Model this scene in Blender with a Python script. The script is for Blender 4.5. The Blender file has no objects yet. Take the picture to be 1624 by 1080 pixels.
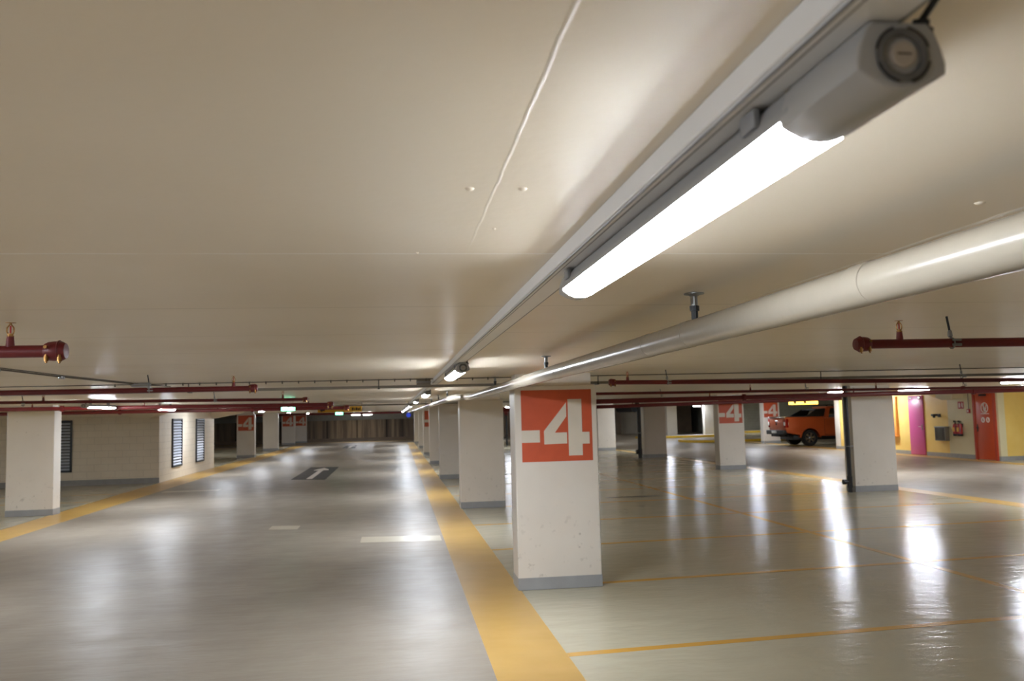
import bpy, bmesh, math, random
from mathutils import Vector, Matrix
random.seed(4)
PI = math.pi
sc = bpy.context.scene
COL = sc.collection

# ------------------------------------------------------------------ camera
H = 1.8                                    # eye height, metres
FPX = 1380.0
pitch, yaw, roll = 0.08401, 0.13467, -0.02491
_cp, _sp, _cy, _sy = math.cos(pitch), math.sin(pitch), math.cos(yaw), math.sin(yaw)
FW = Vector((_sy*_cp, _cy*_cp, _sp))
_r0 = Vector((_cy, -_sy, 0)); _u0 = _r0.cross(FW)
RT = math.cos(roll)*_r0 + math.sin(roll)*_u0
UP = -math.sin(roll)*_r0 + math.cos(roll)*_u0
cam = bpy.data.cameras.new('camera'); co = bpy.data.objects.new('camera', cam); COL.objects.link(co)
cam.sensor_width = 36.0; cam.sensor_fit = 'HORIZONTAL'; cam.lens = FPX*36/1624
cam.clip_start = 0.05; cam.clip_end = 300
m = Matrix((RT, UP, -FW)).transposed().to_4x4(); m.translation = Vector((0, 0, H)); co.matrix_world = m
cam.dof.use_dof = True; cam.dof.focus_distance = 3.6; cam.dof.aperture_fstop = 5.4
sc.camera = co

def ay(px, py, Y):
    d = FW + RT*((px-812)/FPX) - UP*((py-540)/FPX)
    return d*(Y/d.y) + Vector((0, 0, H))

# ------------------------------------------------------------------ materials
def lin(c):
    return tuple(((v/255+0.055)/1.055)**2.4 if v/255 > 0.04045 else v/255/12.92 for v in c)

def mat(name, rgb, rough=0.6, metal=0.0, var=0.0, nscale=6.0, bump=0.0, bscale=60.0, emit=0.0, ecol=None, rvar=0.0, coat=0.0, spec=0.5):
    M = bpy.data.materials.new(name); M.use_nodes = True
    nt = M.node_tree; N = nt.nodes; L = nt.links
    b = N['Principled BSDF']
    c = lin(rgb) + (1,)
    b.inputs['Base Color'].default_value = c
    b.inputs['Roughness'].default_value = rough
    b.inputs['Metallic'].default_value = metal
    b.inputs['Coat Weight'].default_value = coat
    b.inputs['Specular IOR Level'].default_value = spec
    geo = N.new('ShaderNodeNewGeometry')
    if var > 0:
        n = N.new('ShaderNodeTexNoise'); n.inputs['Scale'].default_value = nscale; n.inputs['Detail'].default_value = 5
        L.new(geo.outputs['Position'], n.inputs['Vector'])
        mr = N.new('ShaderNodeMapRange'); mr.inputs['From Min'].default_value = .3; mr.inputs['From Max'].default_value = .7
        mr.inputs['To Min'].default_value = 1-var; mr.inputs['To Max'].default_value = 1+var
        L.new(n.outputs['Fac'], mr.inputs['Value'])
        mx = N.new('ShaderNodeMix'); mx.data_type = 'RGBA'; mx.blend_type = 'MULTIPLY'; mx.inputs[0].default_value = 1
        mx.inputs[6].default_value = c
        L.new(mr.outputs['Result'], mx.inputs[7]); L.new(mx.outputs[2], b.inputs['Base Color'])
        if rvar > 0:
            r2 = N.new('ShaderNodeMapRange'); r2.inputs['From Min'].default_value = .3; r2.inputs['From Max'].default_value = .7
            r2.inputs['To Min'].default_value = max(0.02, rough-rvar); r2.inputs['To Max'].default_value = rough+rvar
            L.new(n.outputs['Fac'], r2.inputs['Value']); L.new(r2.outputs['Result'], b.inputs['Roughness'])
    if bump > 0:
        n2 = N.new('ShaderNodeTexNoise'); n2.inputs['Scale'].default_value = bscale; n2.inputs['Detail'].default_value = 3
        L.new(geo.outputs['Position'], n2.inputs['Vector'])
        bp = N.new('ShaderNodeBump'); bp.inputs['Strength'].default_value = bump; bp.inputs['Distance'].default_value = .01
        L.new(n2.outputs['Fac'], bp.inputs['Height']); L.new(bp.outputs['Normal'], b.inputs['Normal'])
    if emit > 0:
        b.inputs['Emission Color'].default_value = lin(ecol or rgb) + (1,)
        b.inputs['Emission Strength'].default_value = emit
    return M

class G:
    """tiny helper around a node tree"""
    def __init__(s, name):
        s.M = bpy.data.materials.new(name); s.M.use_nodes = True
        s.nt = s.M.node_tree; s.N = s.nt.nodes; s.L = s.nt.links; s.b = s.N['Principled BSDF']
        s.geo = s.N.new('ShaderNodeNewGeometry')
        sep = s.N.new('ShaderNodeSeparateXYZ'); s.L.new(s.geo.outputs['Position'], sep.inputs[0])
        s.x, s.y, s.z = sep.outputs[0], sep.outputs[1], sep.outputs[2]
        s.pos = s.geo.outputs['Position']
    def put(s, v, i):
        if isinstance(v, (int, float)): i.default_value = v
        else: s.L.new(v, i)
    def math(s, op, a, b=0.0, c=None):
        n = s.N.new('ShaderNodeMath'); n.operation = op
        s.put(a, n.inputs[0]); s.put(b, n.inputs[1])
        if c is not None: s.put(c, n.inputs[2])
        return n.outputs[0]
    def scale(s, v):
        n = s.N.new('ShaderNodeVectorMath'); n.operation = 'MULTIPLY'; s.L.new(s.pos, n.inputs[0]); n.inputs[1].default_value = v
        return n.outputs[0]
    def noise(s, sc_, vec=None, detail=4, rough=.5):
        n = s.N.new('ShaderNodeTexNoise'); n.inputs['Scale'].default_value = sc_; n.inputs['Detail'].default_value = detail
        n.inputs['Roughness'].default_value = rough
        s.L.new(vec if vec is not None else s.pos, n.inputs['Vector']); return n.outputs['Fac']
    def rng(s, v, a, b, c, d, smooth=False):
        n = s.N.new('ShaderNodeMapRange'); s.put(v, n.inputs['Value'])
        if smooth: n.interpolation_type = 'SMOOTHSTEP'
        for k, q in zip(('From Min', 'From Max', 'To Min', 'To Max'), (a, b, c, d)): n.inputs[k].default_value = q
        return n.outputs['Result']
    def mix(s, f, a, b, mode='MIX'):
        n = s.N.new('ShaderNodeMix'); n.data_type = 'RGBA'; n.blend_type = mode
        s.put(f, n.inputs[0])
        for v, i in ((a, 6), (b, 7)):
            if isinstance(v, tuple): n.inputs[i].default_value = lin(v) + (1,)
            else: s.L.new(v, n.inputs[i])
        return n.outputs[2]
    def bump(s, h, strength, dist, normal=None):
        n = s.N.new('ShaderNodeBump'); n.inputs['Strength'].default_value = strength; n.inputs['Distance'].default_value = dist
        s.L.new(h, n.inputs['Height'])
        if normal is not None: s.L.new(normal, n.inputs['Normal'])
        return n.outputs['Normal']

def ceiling_material():
    g = G('painted_ceiling')
    base = g.mix(g.rng(g.noise(.9), .2, .8, 0, 1), (225, 214, 194), (231, 221, 202))
    st = g.rng(g.noise(1.1, detail=2), .5, .9, 0, .5)
    base = g.mix(st, base, (212, 196, 166))
    wob = g.math('MULTIPLY', g.math('SUBTRACT', g.noise(9.0), .5), .006)
    # formwork joints across the garage, every 1.08 m
    t = g.math('ADD', g.math('DIVIDE', g.math('SUBTRACT', g.y, 2.19), 1.08), 100.5)
    d = g.math('MULTIPLY', g.math('ABSOLUTE', g.math('SUBTRACT', g.math('FRACT', t), .5)), 1.08)
    d = g.math('ABSOLUTE', g.math('ADD', d, wob))
    jy = g.rng(d, .003, .008, 1, 0, True)
    jy = g.math('MULTIPLY', jy, g.rng(g.y, 1.6, 1.7, 0, 1))
    near = g.rng(g.y, 2.3, 2.9, 1, 0)
    brk = g.rng(g.noise(7.0), .36, .5, .25, 1)
    base = g.mix(g.math('MULTIPLY', g.math('MULTIPLY', jy, .95), g.math('MULTIPLY', near, brk)), base, (244, 240, 232))
    base = g.mix(g.math('MULTIPLY', g.math('MULTIPLY', jy, .4), g.math('SUBTRACT', 1.0, near)), base, (150, 136, 112))
    # plastered joints along the aisle
    def along(x0, w, y0, y1):
        dd = g.math('ABSOLUTE', g.math('ADD', g.math('SUBTRACT', g.x, x0), g.math('MULTIPLY', wob, 1.2)))
        a = g.rng(dd, w*.4, w, 1, 0, True)
        f = g.math('MULTIPLY', g.rng(g.y, y0, y0+.4, 1, 0) if y0 > 0 else 1.0, 1.0)
        return g.math('MULTIPLY', a, g.math('MULTIPLY', g.rng(g.y, y1-.9, y1, 1, 0), g.rng(g.noise(5.0), .3, .5, .2, 1)))
    j1 = along(.185, .0035, 0, 2.2)
    j2 = along(1.33, .012, 0, 3.4)
    base = g.mix(g.math('MULTIPLY', j1, .7), base, (244, 240, 232))
    base = g.mix(g.math('MULTIPLY', j2, .9), base, (248, 246, 240))
    g.L.new(base, g.b.inputs['Base Color'])
    g.put(g.rng(g.noise(3.0), .2, .8, .30, .38), g.b.inputs['Roughness'])
    h = g.math('ADD', g.math('MULTIPLY', g.noise(38.0, detail=3), .5), g.math('MULTIPLY', g.noise(4.0, detail=2), 1.6))
    h = g.math('ADD', h, g.math('MULTIPLY', g.math('MAXIMUM', g.math('MAXIMUM', j1, j2), g.math('MULTIPLY', jy, .5)), 1.2))
    g.L.new(g.bump(h, .3, .004), g.b.inputs['Normal'])
    g.b.inputs['Specular IOR Level'].default_value = .42
    return g.M

def floor_material():
    g = G('coated_floor')
    a1 = g.math('MULTIPLY', g.math('GREATER_THAN', g.x, -6.9), g.math('LESS_THAN', g.x, .95))
    a2 = g.math('MULTIPLY', g.math('GREATER_THAN', g.x, 10.8), g.math('LESS_THAN', g.x, 17.9))
    cross = g.math('GREATER_THAN', g.y, 60.0)
    aisle = g.math('MAXIMUM', g.math('MAXIMUM', a1, a2), cross)
    n1 = g.noise(.8, detail=6, rough=.6)
    grey = g.mix(g.rng(n1, .3, .7, 0, 1), (136, 127, 114), (150, 141, 128))
    tracks = g.noise(1.0, g.scale((.9, .12, 1)), 5)
    grey = g.mix(g.rng(tracks, .4, .8, 0, .55), grey, (114, 104, 92))
    bay = g.mix(g.rng(g.noise(.7), .3, .7, 0, 1), (176, 169, 147), (184, 177, 156))
    c = g.mix(aisle, bay, grey)
    g.L.new(c, g.b.inputs['Base Color'])
    ra = g.rng(g.noise(2.2, detail=3), .2, .8, .35, .48)
    rb = g.rng(g.noise(1.6), .2, .8, .14, .22)
    r = g.math('ADD', g.math('MULTIPLY', aisle, ra), g.math('MULTIPLY', g.math('SUBTRACT', 1.0, aisle), rb))
    g.L.new(r, g.b.inputs['Roughness'])
    h = g.math('ADD', g.math('MULTIPLY', g.noise(2.0, g.scale((1.0, 1.5, 1)), 2), 1.0), g.math('MULTIPLY', g.noise(9.0, g.scale((1, 1.6, 1)), 2), .22))
    rip = g.noise(4.0, g.scale((.45, 1.7, 1)), 3)
    chop = g.noise(9.0, g.scale((.5, 1.0, 1)), 2)
    rip = g.math('ADD', rip, g.math('MULTIPLY', g.math('MULTIPLY', chop, .6), g.math('SUBTRACT', 1.0, aisle)))
    h = g.math('ADD', h, g.math('MULTIPLY', g.math('MULTIPLY', g.math('ADD', .45, g.math('MULTIPLY', aisle, .35)), rip), 1.0))
    st = g.N.new('ShaderNodeBump'); st.inputs['Distance'].default_value = .014; st.inputs['Strength'].default_value = .6
    g.L.new(h, st.inputs['Height']); g.L.new(st.outputs['Normal'], g.b.inputs['Normal'])
    g.b.inputs['Specular IOR Level'].default_value = .36
    return g.M

def paint_material(name, a, b, rough=.33):
    g = G(name)
    g.L.new(g.mix(g.rng(g.noise(1.8, detail=6), .32, .68, 0, 1), a, b), g.b.inputs['Base Color'])
    g.put(g.rng(g.noise(3.0), .2, .8, rough-.03, rough+.03), g.b.inputs['Roughness'])
    h = g.noise(2.0, g.scale((1.0, 1.5, 1)), 2)
    g.L.new(g.bump(h, .4, .01), g.b.inputs['Normal'])
    return g.M

def back_wall_material():
    g = G('streaked_dark_concrete')
    v = g.noise(1.0, g.scale((1.5, 1, .08)), 6, .6)
    v2 = g.noise(1.0, g.scale((4.5, 1, .25)), 4)
    c = g.mix(g.rng(v, .35, .65, 0, 1), (84, 74, 66), (156, 136, 114))
    c = g.mix(g.rng(v2, .4, .66, 0, .75), c, (72, 64, 58))
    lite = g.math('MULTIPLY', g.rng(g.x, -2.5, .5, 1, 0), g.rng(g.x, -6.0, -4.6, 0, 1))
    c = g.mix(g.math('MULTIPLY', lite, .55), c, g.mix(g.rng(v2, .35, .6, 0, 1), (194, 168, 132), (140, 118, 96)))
    j = g.math('ABSOLUTE', g.math('SUBTRACT', g.math('FRACT', g.math('DIVIDE', g.math('ADD', g.x, 100.75), 2.3)), .5))
    c = g.mix(g.rng(j, .012, .03, .85, 0), c, (28, 25, 23))
    g.L.new(c, g.b.inputs['Base Color']); g.b.inputs['Roughness'].default_value = .85
    return g.M

def block_wall_material(name, a, b, bw=.40, bh=.2, rough=.6, mortar=.006, depth=.25):
    g = G(name)
    # blockwork on the faces: horizontal coordinate x+y works on axis-aligned faces
    cv = g.N.new('ShaderNodeCombineXYZ'); g.L.new(g.math('ADD', g.x, g.y), cv.inputs[0]); g.L.new(g.z, cv.inputs[1])
    br = g.N.new('ShaderNodeTexBrick'); g.L.new(cv.outputs[0], br.inputs['Vector'])
    br.inputs['Scale'].default_value = 1; br.inputs['Brick Width'].default_value = bw; br.inputs['Row Height'].default_value = bh
    br.inputs['Mortar Size'].default_value = mortar; br.inputs['Mortar Smooth'].default_value = .3
    c = g.mix(g.rng(g.noise(2.2, detail=6), .3, .7, 0, 1), a, b)
    c = g.mix(g.math('MULTIPLY', br.outputs['Fac'], depth), c, (110, 100, 86))
    g.L.new(c, g.b.inputs['Base Color']); g.b.inputs['Roughness'].default_value = rough
    h = g.math('SUBTRACT', g.math('MULTIPLY', g.noise(30), .25), br.outputs['Fac'])
    g.L.new(g.bump(h, .4, .006), g.b.inputs['Normal'])
    return g.M

def right_wall_material():
    g = G('yellow_and_cream_wall_paint')
    cream = g.math('MULTIPLY', g.math('MULTIPLY', g.math('GREATER_THAN', g.y, 24.62), g.math('LESS_THAN', g.y, 27.02)), g.math('LESS_THAN', g.x, 18.31))
    rim = g.math('MULTIPLY', g.math('LESS_THAN', g.y, 24.62), g.math('LESS_THAN', g.x, 18.52))
    cream = g.math('MAXIMUM', cream, rim)
    yel = g.mix(g.rng(g.noise(1.7, detail=6), .3, .7, 0, 1), (232, 196, 104), (240, 208, 122))
    crm = g.mix(g.rng(g.noise(1.7), .3, .7, 0, 1), (216, 206, 166), (222, 213, 176))
    g.L.new(g.mix(cream, yel, crm), g.b.inputs['Base Color']); g.b.inputs['Roughness'].default_value = .45
    cv = g.N.new('ShaderNodeCombineXYZ'); g.L.new(g.math('ADD', g.x, g.y), cv.inputs[0]); g.L.new(g.z, cv.inputs[1])
    br = g.N.new('ShaderNodeTexBrick'); g.L.new(cv.outputs[0], br.inputs['Vector'])
    br.inputs['Scale'].default_value = 1; br.inputs['Brick Width'].default_value = .4; br.inputs['Row Height'].default_value = .2; br.inputs['Mortar Size'].default_value = .006
    g.L.new(g.bump(g.math('SUBTRACT', g.math('MULTIPLY', g.noise(30), .3), br.outputs['Fac']), .35, .005), g.b.inputs['Normal'])
    return g.M

def column_material():
    g = G('painted_concrete_column')
    c = g.mix(g.rng(g.noise(1.5, detail=5), .3, .7, 0, 1), (212, 205, 195), (219, 213, 204))
    v = g.N.new('ShaderNodeTexVoronoi'); v.inputs['Scale'].default_value = 7.0; g.L.new(g.pos, v.inputs['Vector'])
    spot = g.math('MULTIPLY', g.rng(v.outputs['Distance'], .05, .11, 1, 0), g.rng(g.noise(3.1), .54, .6, 0, 1))
    c = g.mix(g.math('MULTIPLY', spot, .5), c, (140, 130, 118))
    low = g.math('MULTIPLY', g.rng(g.z, .2, 1.0, 1, 0), g.rng(g.noise(14, detail=5), .62, .72, 0, .4))
    c = g.mix(low, c, (130, 122, 112))
    g.L.new(c, g.b.inputs['Base Color']); g.b.inputs['Roughness'].default_value = .42
    h = g.math('ADD', g.math('MULTIPLY', g.noise(45), .3), g.math('SUBTRACT', g.math('MULTIPLY', g.noise(3.0), .8), g.math('MULTIPLY', spot, .6)))
    g.L.new(g.bump(h, .3, .005), g.b.inputs['Normal'])
    return g.M

M = {}
M['ceiling'] = ceiling_material()
M['floor'] = floor_material()
M['band'] = paint_material('yellow_road_paint', (180, 143, 74), (191, 154, 85))
M['line'] = paint_material('orange_yellow_line_paint', (196, 148, 64), (206, 158, 76), .2)
M['patch'] = paint_material('cream_floor_paint', (176, 168, 148), (186, 178, 160))
M['arrowbg'] = paint_material('charcoal_floor_paint', (44, 40, 38), (54, 49, 47), .62)
M['arrow'] = paint_material('white_floor_paint', (206, 198, 188), (216, 208, 198), .5)
M['column'] = column_material()
M['bandgrey'] = mat('grey_skirting_paint', (150, 152, 154), .4, var=.05, bump=.15)
M['sign'] = mat('vermilion_sign_paint', (190, 82, 50), .5, var=.05, nscale=9, bump=.1, bscale=80)
M['numeral'] = mat('cream_numeral_paint', (208, 200, 186), .45, var=.03, bump=.1)
M['red'] = mat('dark_red_pipe_enamel', (98, 20, 22), .42, var=.06, bump=.05)
M['brass'] = mat('brass', (150, 112, 66), .3, 1.0)
M['steel'] = mat('galvanised_steel', (150, 152, 152), .38, .9, var=.08)
M['dark'] = mat('black_plastic', (18, 18, 20), .4)
M['dsteel'] = mat('dark_steel', (60, 62, 64), .45, .7)
M['housing'] = mat('grey_lamp_housing', (148, 149, 150), .42)
M['cap'] = mat('mid_grey_lamp_cap', (158, 158, 157), .4)
M['ring'] = mat('charcoal_lock_ring', (92, 91, 90), .45)
M['plug'] = mat('beige_plug', (168, 158, 146), .5)
M['diff'] = mat('lit_opal_diffuser', (255, 255, 255), .4, emit=90.0, ecol=(238, 245, 255))
M['diffdim'] = mat('lit_opal_diffuser_dimmed', (255, 255, 255), .4, emit=38.0, ecol=(240, 246, 255))  # nearest lamp is dimmed so the drain pipe beside it does not clip
M['trunk'] = mat('white_trunking', (228, 229, 230), .4, var=.02)
M['groove'] = mat('trunking_groove', (128, 129, 132), .5)
M['drain'] = mat('cream_pipe_paint', (144, 136, 122), .26, var=.04, nscale=5, bump=.08, bscale=30)
M['tray'] = mat('cable_tray_metal', (128, 122, 112), .5, .4, var=.06)
M['cable'] = mat('grey_cable', (84, 78, 70), .6)
M['backwall'] = back_wall_material()
M['beam'] = mat('grey_concrete_beam', (132, 130, 122), .8, var=.08)
M['leftwall'] = block_wall_material('cream_blockwork', (220, 209, 190), (227, 217, 199))
M['rightwall'] = right_wall_material()
M['greyblock'] = block_wall_material('grey_green_blockwork', (146, 144, 132), (158, 156, 144), depth=.5)
M['creamwall'] = block_wall_material('cream_end_wall', (196, 188, 172), (206, 198, 184), depth=.1)
M['darkwall'] = mat('dark_ramp_concrete', (124, 108, 92), .85, var=.12, nscale=2)
M['outer'] = mat('cream_outer_wall', (196, 184, 162), .7, var=.04)
M['skirt'] = mat('grey_skirting', (148, 148, 146), .5, var=.08)
M['louvre'] = mat('pale_blue_grey_louvre', (182, 192, 206), .35, .2)
M['lframe'] = mat('dark_louvre_frame', (58, 62, 68), .45, .3)
M['void'] = mat('black_void', (14, 14, 15), .9)
M['pink'] = mat('magenta_door_enamel', (196, 84, 142), .32, var=.02)
M['orange'] = mat('orange_red_door_enamel', (196, 78, 42), .35, var=.03)
M['orangeframe'] = mat('dark_orange_frame', (176, 58, 30), .4)
M['peach'] = mat('peach_orange_enamel', (242, 168, 84), .4)
M['white'] = mat('white_print', (228, 220, 210), .5)
M['exred'] = mat('extinguisher_red', (176, 26, 32), .25, coat=.4)
M['yellowlabel'] = mat('yellow_label', (226, 172, 60), .5)
M['signred'] = mat('red_sign', (170, 32, 38), .45)
M['box'] = block_wall_material('ribbed_grey_metal', (140, 138, 128), (150, 148, 138), .05, 5, .35, .012, .8)
M['exit'] = mat('lit_green_exit_panel', (40, 190, 130), .3, emit=2.0, ecol=(120, 240, 190))
M['exitw'] = mat('lit_white_pictogram', (255, 255, 255), .3, emit=2.5, ecol=(225, 255, 240))
M['ysign'] = mat('yellow_sign_board', (232, 180, 52), .4)
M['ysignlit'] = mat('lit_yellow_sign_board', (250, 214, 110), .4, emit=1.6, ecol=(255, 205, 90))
M['blue'] = mat('blue_sign_face', (28, 60, 190), .35, emit=.12, ecol=(40, 80, 255))
M['kerb'] = mat('yellow_kerb_paint', (222, 182, 52), .5, var=.08)
M['slab'] = mat('pale_island_concrete', (206, 202, 192), .5, var=.05)
M['truck'] = mat('burnt_orange_car_paint', (186, 88, 46), .3, .25, coat=.8)
M['glass'] = mat('dark_tinted_glass', (12, 14, 16), .06, coat=.5)
M['tyre'] = mat('tyre_rubber', (16, 16, 17), .8)
M['rim'] = mat('alloy_rim', (150, 152, 156), .25, .9)
M['black'] = mat('black_trim', (22, 22, 23), .5)
M['chrome'] = mat('chrome_trim', (220, 222, 224), .12, 1.0)
M['taillight'] = mat('tail_light_red', (150, 18, 20), .15, coat=.6)
M['clear'] = mat('tail_light_clear', (214, 210, 206), .12, coat=.6)
M['plate'] = mat('plate_white', (210, 210, 206), .4)

# ------------------------------------------------------------------ mesh building
class MB:
    def __init__(s): s.bm = bmesh.new()
    def poly(s, pts): return s.bm.faces.new([s.bm.verts.new(p) for p in pts])
    def box(s, x0, x1, y0, y1, z0, z1, bev=0.0, seg=2):
        v = [s.bm.verts.new(p) for p in ((x0,y0,z0),(x1,y0,z0),(x1,y1,z0),(x0,y1,z0),(x0,y0,z1),(x1,y0,z1),(x1,y1,z1),(x0,y1,z1))]
        fs = [s.bm.faces.new([v[i] for i in f]) for f in ((0,3,2,1),(4,5,6,7),(0,1,5,4),(1,2,6,5),(2,3,7,6),(3,0,4,7))]
        if bev > 0:
            es = set(e for f in fs for e in f.edges)
            bmesh.ops.bevel(s.bm, geom=list(es), offset=bev, segments=seg, profile=.5, affect='EDGES')
        return s
    def hexa(s, b, t, bev=0.0):
        v = [s.bm.verts.new(p) for p in list(b)+list(t)]
        fs = [s.bm.faces.new([v[i] for i in f]) for f in ((0,3,2,1),(4,5,6,7),(0,1,5,4),(1,2,6,5),(2,3,7,6),(3,0,4,7))]
        if bev > 0:
            bmesh.ops.bevel(s.bm, geom=list(set(e for f in fs for e in f.edges)), offset=bev, segments=3, profile=.5, affect='EDGES')
        return s
    def prism(s, pts, a, b, axis='y', bev=0.0):
        """2-D outline extruded along an axis; outline coordinates are the two other axes in x,y,z order"""
        def P(p, t):
            return {'x': (t, p[0], p[1]), 'y': (p[0], t, p[1]), 'z': (p[0], p[1], t)}[axis]
        A = [s.bm.verts.new(P(p, a)) for p in pts]; B = [s.bm.verts.new(P(p, b)) for p in pts]
        n = len(pts)
        fs = [s.bm.faces.new(A), s.bm.faces.new(B[::-1])]
        for i in range(n): fs.append(s.bm.faces.new((A[i], B[i], B[(i+1) % n], A[(i+1) % n])))
        bmesh.ops.recalc_face_normals(s.bm, faces=fs)
        if bev > 0:
            bmesh.ops.bevel(s.bm, geom=list(set(list(fs[0].edges)+list(fs[1].edges))), offset=bev, segments=3, profile=.5, affect='EDGES')
        return s
    def tube(s, path, r, n=14, cap=True):
        path = [Vector(p) for p in path]; rings = []
        up = None
        for i, p in enumerate(path):
            d = ((path[min(i+1, len(path)-1)] - path[max(i-1, 0)])).normalized()
            if up is None:
                up = Vector((0, 0, 1)) if abs(d.z) < .9 else Vector((1, 0, 0))
            a = d.cross(up).normalized(); b = a.cross(d).normalized(); up = b
            rr_ = r[i] if isinstance(r, (list, tuple)) else r
            rings.append([s.bm.verts.new(p + a*(rr_*math.cos(2*PI*k/n)) + b*(rr_*math.sin(2*PI*k/n))) for k in range(n)])
        for q in range(len(rings)-1):
            for k in range(n): s.bm.faces.new((rings[q][k], rings[q][(k+1) % n], rings[q+1][(k+1) % n], rings[q+1][k]))
        if cap:
            s.bm.faces.new(rings[0][::-1]); s.bm.faces.new(rings[-1])
        return s
    def lathe(s, o, d, prof, n=24):
        """prof: list of (distance along d, radius)"""
        o = Vector(o); d = Vector(d).normalized()
        return s.tube_rings([(o + d*t, max(r, 1e-4)) for t, r in prof], d, n)
    def tube_rings(s, pr, d, n):
        up = Vector((0, 0, 1)) if abs(d.z) < .9 else Vector((1, 0, 0))
        a = d.cross(up).normalized(); b = a.cross(d).normalized(); rings = []
        for p, r in pr:
            rings.append([s.bm.verts.new(p + a*(r*math.cos(2*PI*k/n)) + b*(r*math.sin(2*PI*k/n))) for k in range(n)])
        for q in range(len(rings)-1):
            for k in range(n): s.bm.faces.new((rings[q][k], rings[q][(k+1) % n], rings[q+1][(k+1) % n], rings[q+1][k]))
        s.bm.faces.new(rings[0][::-1]); s.bm.faces.new(rings[-1])
        return s
    def dome(s, c, r, h, up=-1, n=14):
        pr = [(Vector(c) + Vector((0, 0, up*h*math.sin(t))), max(r*math.cos(t), 1e-4)) for t in (0, .4, .8, 1.2, PI/2)]
        return s.tube_rings(pr, Vector((0, 0, up)), n)
    def ring(s, c, axis, R, r, a0=0, a1=2*PI, n=28, m=8):
        """torus arc"""
        c = Vector(c); d = Vector(axis).normalized()
        up = Vector((0, 0, 1)) if abs(d.z) < .9 else Vector((1, 0, 0))
        a = d.cross(up).normalized(); b = a.cross(d).normalized()
        full = abs(a1-a0-2*PI) < 1e-6
        cnt = n if full else n+1
        rings = []
        for i in range(cnt):
            t = a0+(a1-a0)*i/n; e = a*math.cos(t)+b*math.sin(t)
            rings.append([s.bm.verts.new(c + e*(R + r*math.cos(2*PI*k/m)) + d*(r*math.sin(2*PI*k/m))) for k in range(m)])
        for i in range(n):
            A, B = rings[i], rings[(i+1) % cnt]
            for k in range(m): s.bm.faces.new((A[k], A[(k+1) % m], B[(k+1) % m], B[k]))
        if not full: s.bm.faces.new(rings[0][::-1]); s.bm.faces.new(rings[-1])
        return s
    def build(s, name, material, parent=None, sharp=.55):
        bmesh.ops.recalc_face_normals(s.bm, faces=s.bm.faces[:])
        off = Vector((0, 0, 0)); p = parent
        while p is not None: off += p.location; p = p.parent
        if off.length > 0: bmesh.ops.translate(s.bm, verts=s.bm.verts[:], vec=-off)
        for f in s.bm.faces: f.smooth = True
        for e in s.bm.edges:
            if len(e.link_faces) == 2 and e.calc_face_angle(0) > sharp: e.smooth = False
        me = bpy.data.meshes.new(name); s.bm.to_mesh(me); s.bm.free()
        o = bpy.data.objects.new(name, me); COL.objects.link(o)
        me.materials.append(material)
        if parent is not None: o.parent = parent
        return o

def tag(o, label=None, cat=None, group=None, kind=None):
    if label: o['label'] = label
    if cat: o['category'] = cat
    if group: o['group'] = group
    if kind: o['kind'] = kind
    return o
def thing(name, label, cat, loc=(0, 0, 0), group=None):
    o = bpy.data.objects.new(name, None); o.empty_display_size = .1; COL.objects.link(o); o.location = loc
    return tag(o, label, cat, group, 'thing')
def dup(root, loc, label, rotz=0.0, group=None, scale=None):
    r = root.copy(); COL.objects.link(r); r.location = loc; r.rotation_euler = (0, 0, rotz); r['label'] = label
    if group: r['group'] = group
    if scale: r.scale = scale
    for ch in list(root.children):
        c = ch.copy(); COL.objects.link(c); c.parent = r
        for gch in list(ch.children):
            d = gch.copy(); COL.objects.link(d); d.parent = c
    return r
def struct(name, mb, material, label=None, parent=None):
    o = mb.build(name, material, parent)
    if parent is None: o['kind'] = 'structure'
    if label: o['label'] = label
    return o

ZC = 2.21                                  # ceiling height
YB = 69.5                                  # far wall
# ================================================================== SETTING
floor = struct('floor', MB().box(-15, 34, -8, 76, -.25, 0), M['floor'], 'glossy grey and greenish garage floor with yellow markings')
ceil = struct('ceiling', MB().box(-15, 34, -8, 76, ZC, ZC+.25), M['ceiling'], 'low cream painted concrete ceiling with joint lines')
mb = MB()
for (px, py, r) in ((.139, 1.549, .009), (.236, 1.545, .009), (1.20, 1.62, .011), (.222, 1.885, .004), (.06, 2.17, .004)):
    MB.dome(mb, (px, py, ZC+.001), r, .006)
mb.build('paint_blobs', M['ceiling'], ceil)

def strip(name, material, pts, z=.0015, label=None):
    m_ = MB(); m_.prism(pts, -.002, z, 'z'); o = m_.build(name, material, floor)
    if label: o['label'] = label
    return o
def rect(x0, x1, y0, y1): return [(x0, y0), (x1, y0), (x1, y1), (x0, y1)]
strip('yellow_edge_band', M['band'], [(.62, -8), (1.25, -8), (1.235, 60), (.79, 60), (.66, 6)], label='broad yellow band along the right edge of the aisle')
strip('yellow_edge_band', M['band'], [(-6.16, -8), (-6.16, 24), (-6.0, 60), (-6.75, 60), (-7.03, 35.5), (-7.03, 24), (-6.85, 16.4), (-6.83, -8)], label='yellow band along the left edge of the aisle')
strip('yellow_edge_band', M['band'], [(10.55, -8), (10.95, -8), (10.95, 14.1), (10.72, 26), (10.3, 42), (10.0, 42), (10.36, 26), (10.52, 14.1)], label='yellow band behind the second row of columns')
strip('yellow_edge_band', M['band'], [(17.55, -8), (17.9, -8), (17.95, 22.5), (18.29, 27.5), (18.29, 34), (18.6, 34.25), (18.9, 45), (18.4, 45), (17.7, 30), (17.5, 22.5)], label='yellow band along the yellow wall and under the pickup')
strip('yellow_cross_line', M['band'], rect(-14.3, 1.2, 65.6, 66.6))
strip('yellow_cross_line', M['line'], rect(-14.3, -7.2, 57.9, 58.4))
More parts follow.
